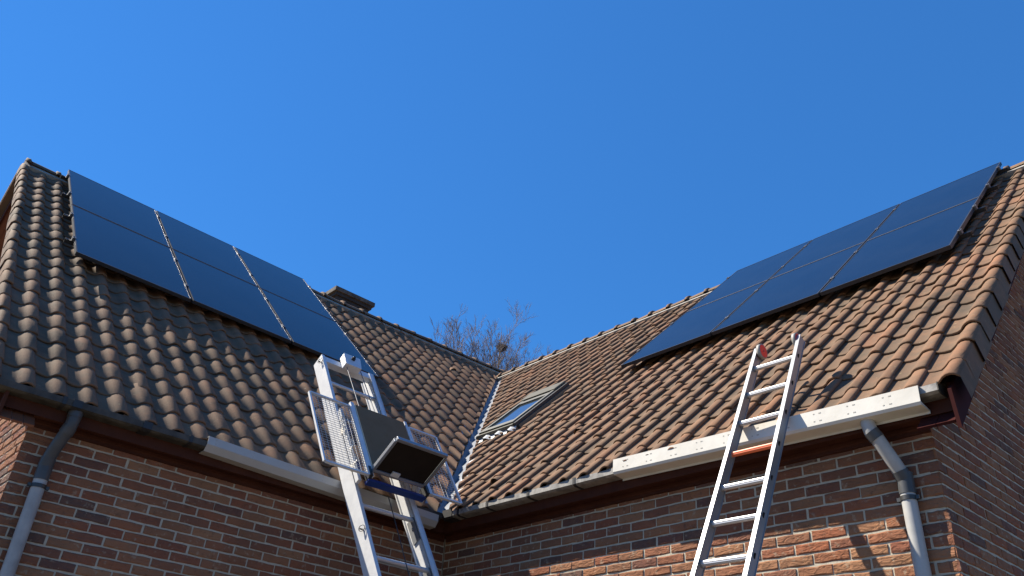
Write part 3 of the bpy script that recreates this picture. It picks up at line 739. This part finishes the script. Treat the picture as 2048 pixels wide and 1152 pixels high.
for s in (-1, 1):                   # wall wheels inside the rail heads
    c = LP(.157*s-s*.026 if s > 0 else .157*s+.030, .700, .004); N = 22
    w = MB(); prof = [(.052, -.013), (.052, .013), (.045, .013), (.040, .006), (.040, -.006), (.045, -.013)]
    vs = []; fs = []
    for k in range(N):
        an = 2*math.pi*k/N; dr = lno*math.cos(an)+lup*math.sin(an)
        for x, y_ in prof: vs.append(c+dr*x+lac*y_)
    n6 = len(prof)
    for k in range(N):
        for j in range(n6): fs.append((k*n6+j, k*n6+(j+1) % n6, ((k+1) % N)*n6+(j+1) % n6, ((k+1) % N)*n6+j))
    ty = w.add(vs, fs, 0, True).build('wheel', 'grey_rubber', LW)
    MB().tube([c-lac*.0135, c+lac*.0142], .0455, 22).build('hub_disc', 'red_plastic', ty)
    MB().tube([c-lac*.022, c+lac*.018], .005, 8).build('axle_bolt', 'clamp', ty)

# ------------------------------------------------------------------ the hoist ladder on the shaded wing
hps, hth = -.011, .980
hup = V(-math.cos(hps)*math.cos(hth), -math.sin(hps)*math.cos(hth), math.sin(hth)); hac = V(-math.sin(hps), math.cos(hps), 0); hno = hac.cross(hup)
if hno.x < 0: hno = -hno
HO = V(.205, -.825, 0)
def HP(a, t, n=0): return hac*a+hup*t+hno*n
HL = empty('hoist_ladder', 'wide aluminium hoist ladder leaning on the eaves with a pulley box at its top', 'ladder', loc=HO)
HT1, HT0 = 1.52, (GZ+.01)/hup.z
AI, AO = (-.286, .220), (-.316, .250)
for s in (0, 1):
    a0, a1 = sorted((AI[s], AO[s])); c = (a0+a1)/2; w = (a1-a0)/2
    m = MB()
    if s == 0: m.box(HP(c, (HT0+HT1)/2, -.02), hac*w, hup*(HT1-HT0)/2, hno*.07)
    else:     # channel rail, open toward the rungs
        m.box(HP(a1-.004, (HT0+HT1)/2, -.02), hac*.004, hup*(HT1-HT0)/2, hno*.07)
        m.box(HP(c-.006, (HT0+HT1)/2, .046), hac*.026, hup*(HT1-HT0)/2, hno*.004); m.box(HP(c-.006, (HT0+HT1)/2, -.086), hac*.026, hup*(HT1-HT0)/2, hno*.004)
        m.box(HP(a0+.002, (HT0+HT1)/2, -.03), hac*.003, hup*(HT1-HT0)/2, hno*.05)
    rl = m.build('rail', 'galvanised', HL)
    if s == 1:
        for t in (-.42, -.92, -1.5): 
            MB().box(HP(a0-.006, t, -.02), hac*.006, hup*.11, hno*.040).tube([HP(a0-.013, t+.02, -.02), HP(a0-.020, t+.02, -.02)], .009, 8).build('splice_plate', 'aluminium', rl)
    else:
        for t in (1.43, -.60):     # locking rings hung on the rail's side
            ctr = HP(a0-.020, t, .030); pts = [ctr+hup*(.026*math.cos(w_))+(hno*.8+hac*.4).normalized()*(.024*math.sin(w_)) for w_ in [2*math.pi*k/14 for k in range(15)]]
            MB().tube(pts, .0032, 6, cap=False).tube([HP(a0, t, .02), HP(a0-.03, t, .02)], .006, 8).build('locking_ring', 'wire', rl)
i = 0
while True:
    t = 1.177-.501*i; i += 1
    if t < HT0+.1: break
    MB().tube([HP(AI[0], t, .0), HP(AI[1], t, .0)], .019, 12).build('rung', 'aluminium_rung', HL)
MB().box(HP(-.033, 1.478, .012), hac*.252, hup*.038, hno*.030).build('head_beam', 'galvanised', HL)
pb = MB().prism([(-.095, -.085), (.075, -.085), (.095, .085), (-.085, .085)], HP(-.02, 1.50, 0), hac, hup, hno, .045, .115).build('pulley_box', 'galvanised', HL)
bevel_obj(pb, .006); pb['label'] = 'white pulley box with a black knob'
MB().tube([HP(-.02, 1.52, .115), HP(-.02, 1.52, .135)], .020, 12).tube([HP(-.02, 1.52, .13), HP(-.02, 1.52, .15)], .012, 10).build('knob', 'black_plastic', pb)

# the carriage that rides on it
CG = empty('hoist_carriage', 'lift carriage with brown backboard, fold-down tray and two mesh wings on the hoist ladder', 'hoist platform', loc=HO)
NB = .19
MB().box(HP(.015, .255, NB), hac*.250, hup*.400, hno*.008).build('backboard', 'plywood_brown', CG)
MB().box(HP(-.239, .255, NB+.001), hac*.0035, hup*.400, hno*.010).build('board_edge', 'ply_edge', CG)
MB().box(HP(-.262, .235, NB-.004), hac*.016, hup*.440, hno*.012).build('upright', 'galvanised', CG)
MB().box(HP(.288, .235, NB-.004), hac*.012, hup*.440, hno*.012).build('upright', 'galvanised', CG)
def wing(a0, a1, t0, t1):
    c = ((a0+a1)/2, (t0+t1)/2); w = MB()
    for (p, q, r_) in (((a0, (t0+t1)/2), .008, (t1-t0)/2), ((a1, (t0+t1)/2), .008, (t1-t0)/2)): w.box(HP(p[0], p[1], NB), hac*q, hup*r_, hno*.010)
    for t in (t0, t1): w.box(HP(c[0], t, NB), hac*((a1-a0)/2-.008), hup*.008, hno*.010)
    fr = w.build('wing_frame', 'galvanised', CG)
    g_ = MB(); k = a0+.034
    while k < a1-.02: g_.tube([HP(k, t0, NB), HP(k, t1, NB)], .0024, 5, cap=False); k += .0365
    k = t0+.025
    while k < t1-.01: g_.tube([HP(a0, k, NB+.004), HP(a1, k, NB+.004)], .0020, 5, cap=False); k += .0285
    ms = g_.build('wire_mesh', 'mesh_wire', fr); ms['kind'] = 'stuff'
wing(-.675, -.285, -.200, .610); wing(.305, .610, -.200, .610)
# the tray stands square to the ladder
ta0, ta1, n0, n1, tt = -.255, .225, NB+.02, .535, -.150
MB().box(HP((ta0+ta1)/2, tt, (n0+n1)/2), hac*((ta1-ta0)/2-.016), hup*.006, hno*((n1-n0)/2-.016)).build('tray_board', 'tray_board', CG)
m = MB(); m.box(HP((ta0+ta1)/2, tt, n1), hac*(ta1-ta0)/2, hup*.017, hno*.014); m.box(HP((ta0+ta1)/2, tt, n0), hac*(ta1-ta0)/2, hup*.014, hno*.012)
for a in (ta0, ta1): m.box(HP(a, tt, (n0+n1)/2), hac*.012, hup*.017, hno*((n1-n0)/2-.0145))
tf = m.build('tray_frame', 'aluminium', CG); bevel_obj(tf, .004)
MB().box(HP(-.07, tt-.018, n0+.03), hac*.035, hup*.006, hno*.02).build('tray_latch', 'galvanised', tf)
MB().box(HP(-.01, -.215, .14), hac*.27, hup*.013, hno*.026).build('base_beam', 'blue_paint', CG)
MB().box(HP(-.27, -.16, .17), hac*.012, hup*.05, hno*.035).build('hinge_plate', 'wire', CG); MB().box(HP(.26, -.17, .17), hac*.012, hup*.05, hno*.04).build('hinge_plate', 'wire', CG)
for a in (-.325, .275):
    MB().box(HP(a, .22, .105), hac*.014, hup*.42, hno*.020).build('runner', 'galvanised', CG)
    for t in (.40, -.03):
        b_ = MB().box(HP(a+.03, t, .09), hac*.020, hup*.050, hno*.035).build('wheel_bracket', 'blue_paint', CG)
        MB().tube([HP(a-.015, t, .085), HP(a+.012, t, .085)], .032, 14).build('guide_wheel', 'rope_white', b_)
rp = [HP(-.36+.01*math.sin(k*2.1), .50-.016*k, .135+.012*math.cos(k*1.7)) for k in range(14)]
MB().tube(rp, .007, 6).build('rope_loop', 'rope_white', CG)
rp = [HP(-.33+.025*math.sin(k*1.1), .24-.03*k, .135+.01*math.cos(k*1.3)) for k in range(11)]
MB().tube(rp, .007, 6).build('rope_loop', 'rope_white', CG)
cab = MB()
for a in (-.085, .085): cab.tube([HO+HP(a*.9-.01, 1.43, .08), HO+HP(a-.01, .62, .10)], .0042, 6)
co = cab.build('hoist_cable', 'clamp'); tag(co, 'two taut steel cables running from the pulley box down to the carriage', 'cable')
pts = [HO+HP(-.05+.004*math.sin(k*.7), -.24-.12*k, .085-.0012*k*(14-k)*.3) for k in range(30)]
pts = [p for p in pts if p.z > GZ]
tag(MB().tube(pts, .0036, 6).build('control_cable', 'wire'), 'thin black cable hanging below the carriage between the hoist ladder rails', 'cable')

# ------------------------------------------------------------------ bare trees beyond the roofs, a nest in one
class Tree:
    def __init__(s, seed): s.r = random.Random(seed); s.limb = MB(); s.twig = MB()
    def grow(s, p, d, ln, rad, depth):
        r = s.r; n = 5; pts = [p]; dd = d.copy(); rads = [rad]
        for i in range(n):
            dd = (dd+V(r.gauss(0, .035), r.gauss(0, .035), .055)).normalized()
            pts.append(pts[-1]+dd*ln/n); rads.append(rad*(1-.62*(i+1)/n))
        (s.limb if rad > .03 else s.twig).tube(pts, rads, 7 if rad > .03 else 4, cap=False)
        if depth == 0: return
        for k in range(r.choice((3, 4, 5))):
            t = .25+.75*(k+r.random())/5; i = min(n-1, int(t*n)); q = pts[i]+(pts[i+1]-pts[i])*(t*n-i)
            ax = dd.orthogonal(); ax.rotate(Matrix.Rotation(r.uniform(0, 6.28), 3, dd)); w = r.uniform(.30, .60)
            s.grow(q, (dd*math.cos(w)+ax*math.sin(w)).normalized(), ln*r.uniform(.45, .70)*(1.15-.45*t), max(.0078, rads[i]*.50), depth-1)
def bare_tree(base, top, seed, label, stems, fork, angle, rad=.085, depth=4, reach=.62):
    t = Tree(seed); b = V(*base); H = top-b.z; f = V(0, 0, H*fork)
    root = empty('bare_tree', label, 'tree', 'bare trees beyond the roofs', loc=b)
    t.limb.tube([V(0, 0, 0), f*.33+V(.08, 0, 0), f*.66+V(-.05, .06, 0), f], [.26, .21, .17, .12], 10)
    for k in range(stems):
        a = 2*math.pi*k/stems+seed; tl = angle*(.15 if k == 0 else t.r.uniform(.7, 1.15))
        t.grow(f-V(0, 0, t.r.uniform(0, .5)), V(math.cos(a)*math.sin(tl), math.sin(a)*math.sin(tl), math.cos(tl)), H*(1-fork)*(reach*1.2 if k == 0 else reach)*t.r.uniform(.85, 1.05), rad*(1 if k == 0 else .75), depth)
    zm = max(v[2] for v in t.twig.v); sc = (H-f.z)/(zm-f.z)       # bring the crown to its height
    for m in (t.limb, t.twig): m.v = [(v[0]*sc, v[1]*sc, f.z+(v[2]-f.z)*sc) if v[2] > f.z else v for v in m.v]
    t.limb.build('trunk', 'bark', root); t.twig.build('crown', 'twig', root); return root
bare_tree((-17.1, 15.12, GZ), 15.7, 21, 'tallest bare leafless tree with a nest in its fork, in the roof valley', 8, .68, .40, .085, 4, .8)
bare_tree((-17.95, 14.05, GZ), 14.5, 33, 'lower bare leafless tree behind the ridge on the chimney side of the nest tree', 9, .68, .34, .08, 4, .8)
bare_tree((-16.6, 15.7, GZ), 13.0, 45, 'smallest bare leafless tree behind the sunny roof ridge', 4, .66, .60, .07, 4, .8)
mb = MB(); rr = random.Random(4); nc = V(-17.03, 15.2, 13.20)
MBn = [(V(math.cos(k*2.4)*.10*math.sqrt(k/40), math.sin(k*2.4)*.10*math.sqrt(k/40), .02*math.sin(k*3.1))) for k in range(40)]
for q in MBn: mb.tube([nc+q-V(.05, .03, .06), nc+q, nc+q+V(.04, -.05, .05)], [.02, .05, .02], 5)
for k in range(170):
    a = rr.uniform(0, 6.28); e = rr.gauss(0, .6); w = rr.uniform(.06, .19); q = nc+V(math.cos(a)*w, math.sin(a)*w, e*.11); d = V(rr.gauss(0, 1)-math.sin(a), rr.gauss(0, 1)+math.cos(a), rr.gauss(0, .5)).normalized()
    mb.tube([q-d*rr.uniform(.06, .17), q+V(rr.gauss(0, .02), rr.gauss(0, .02), .01), q+d*rr.uniform(.06, .17)], .009, 3, cap=False)
tag(mb.build('bird_nest', 'nest'), 'dark round twig nest high in the bare tree', 'nest')
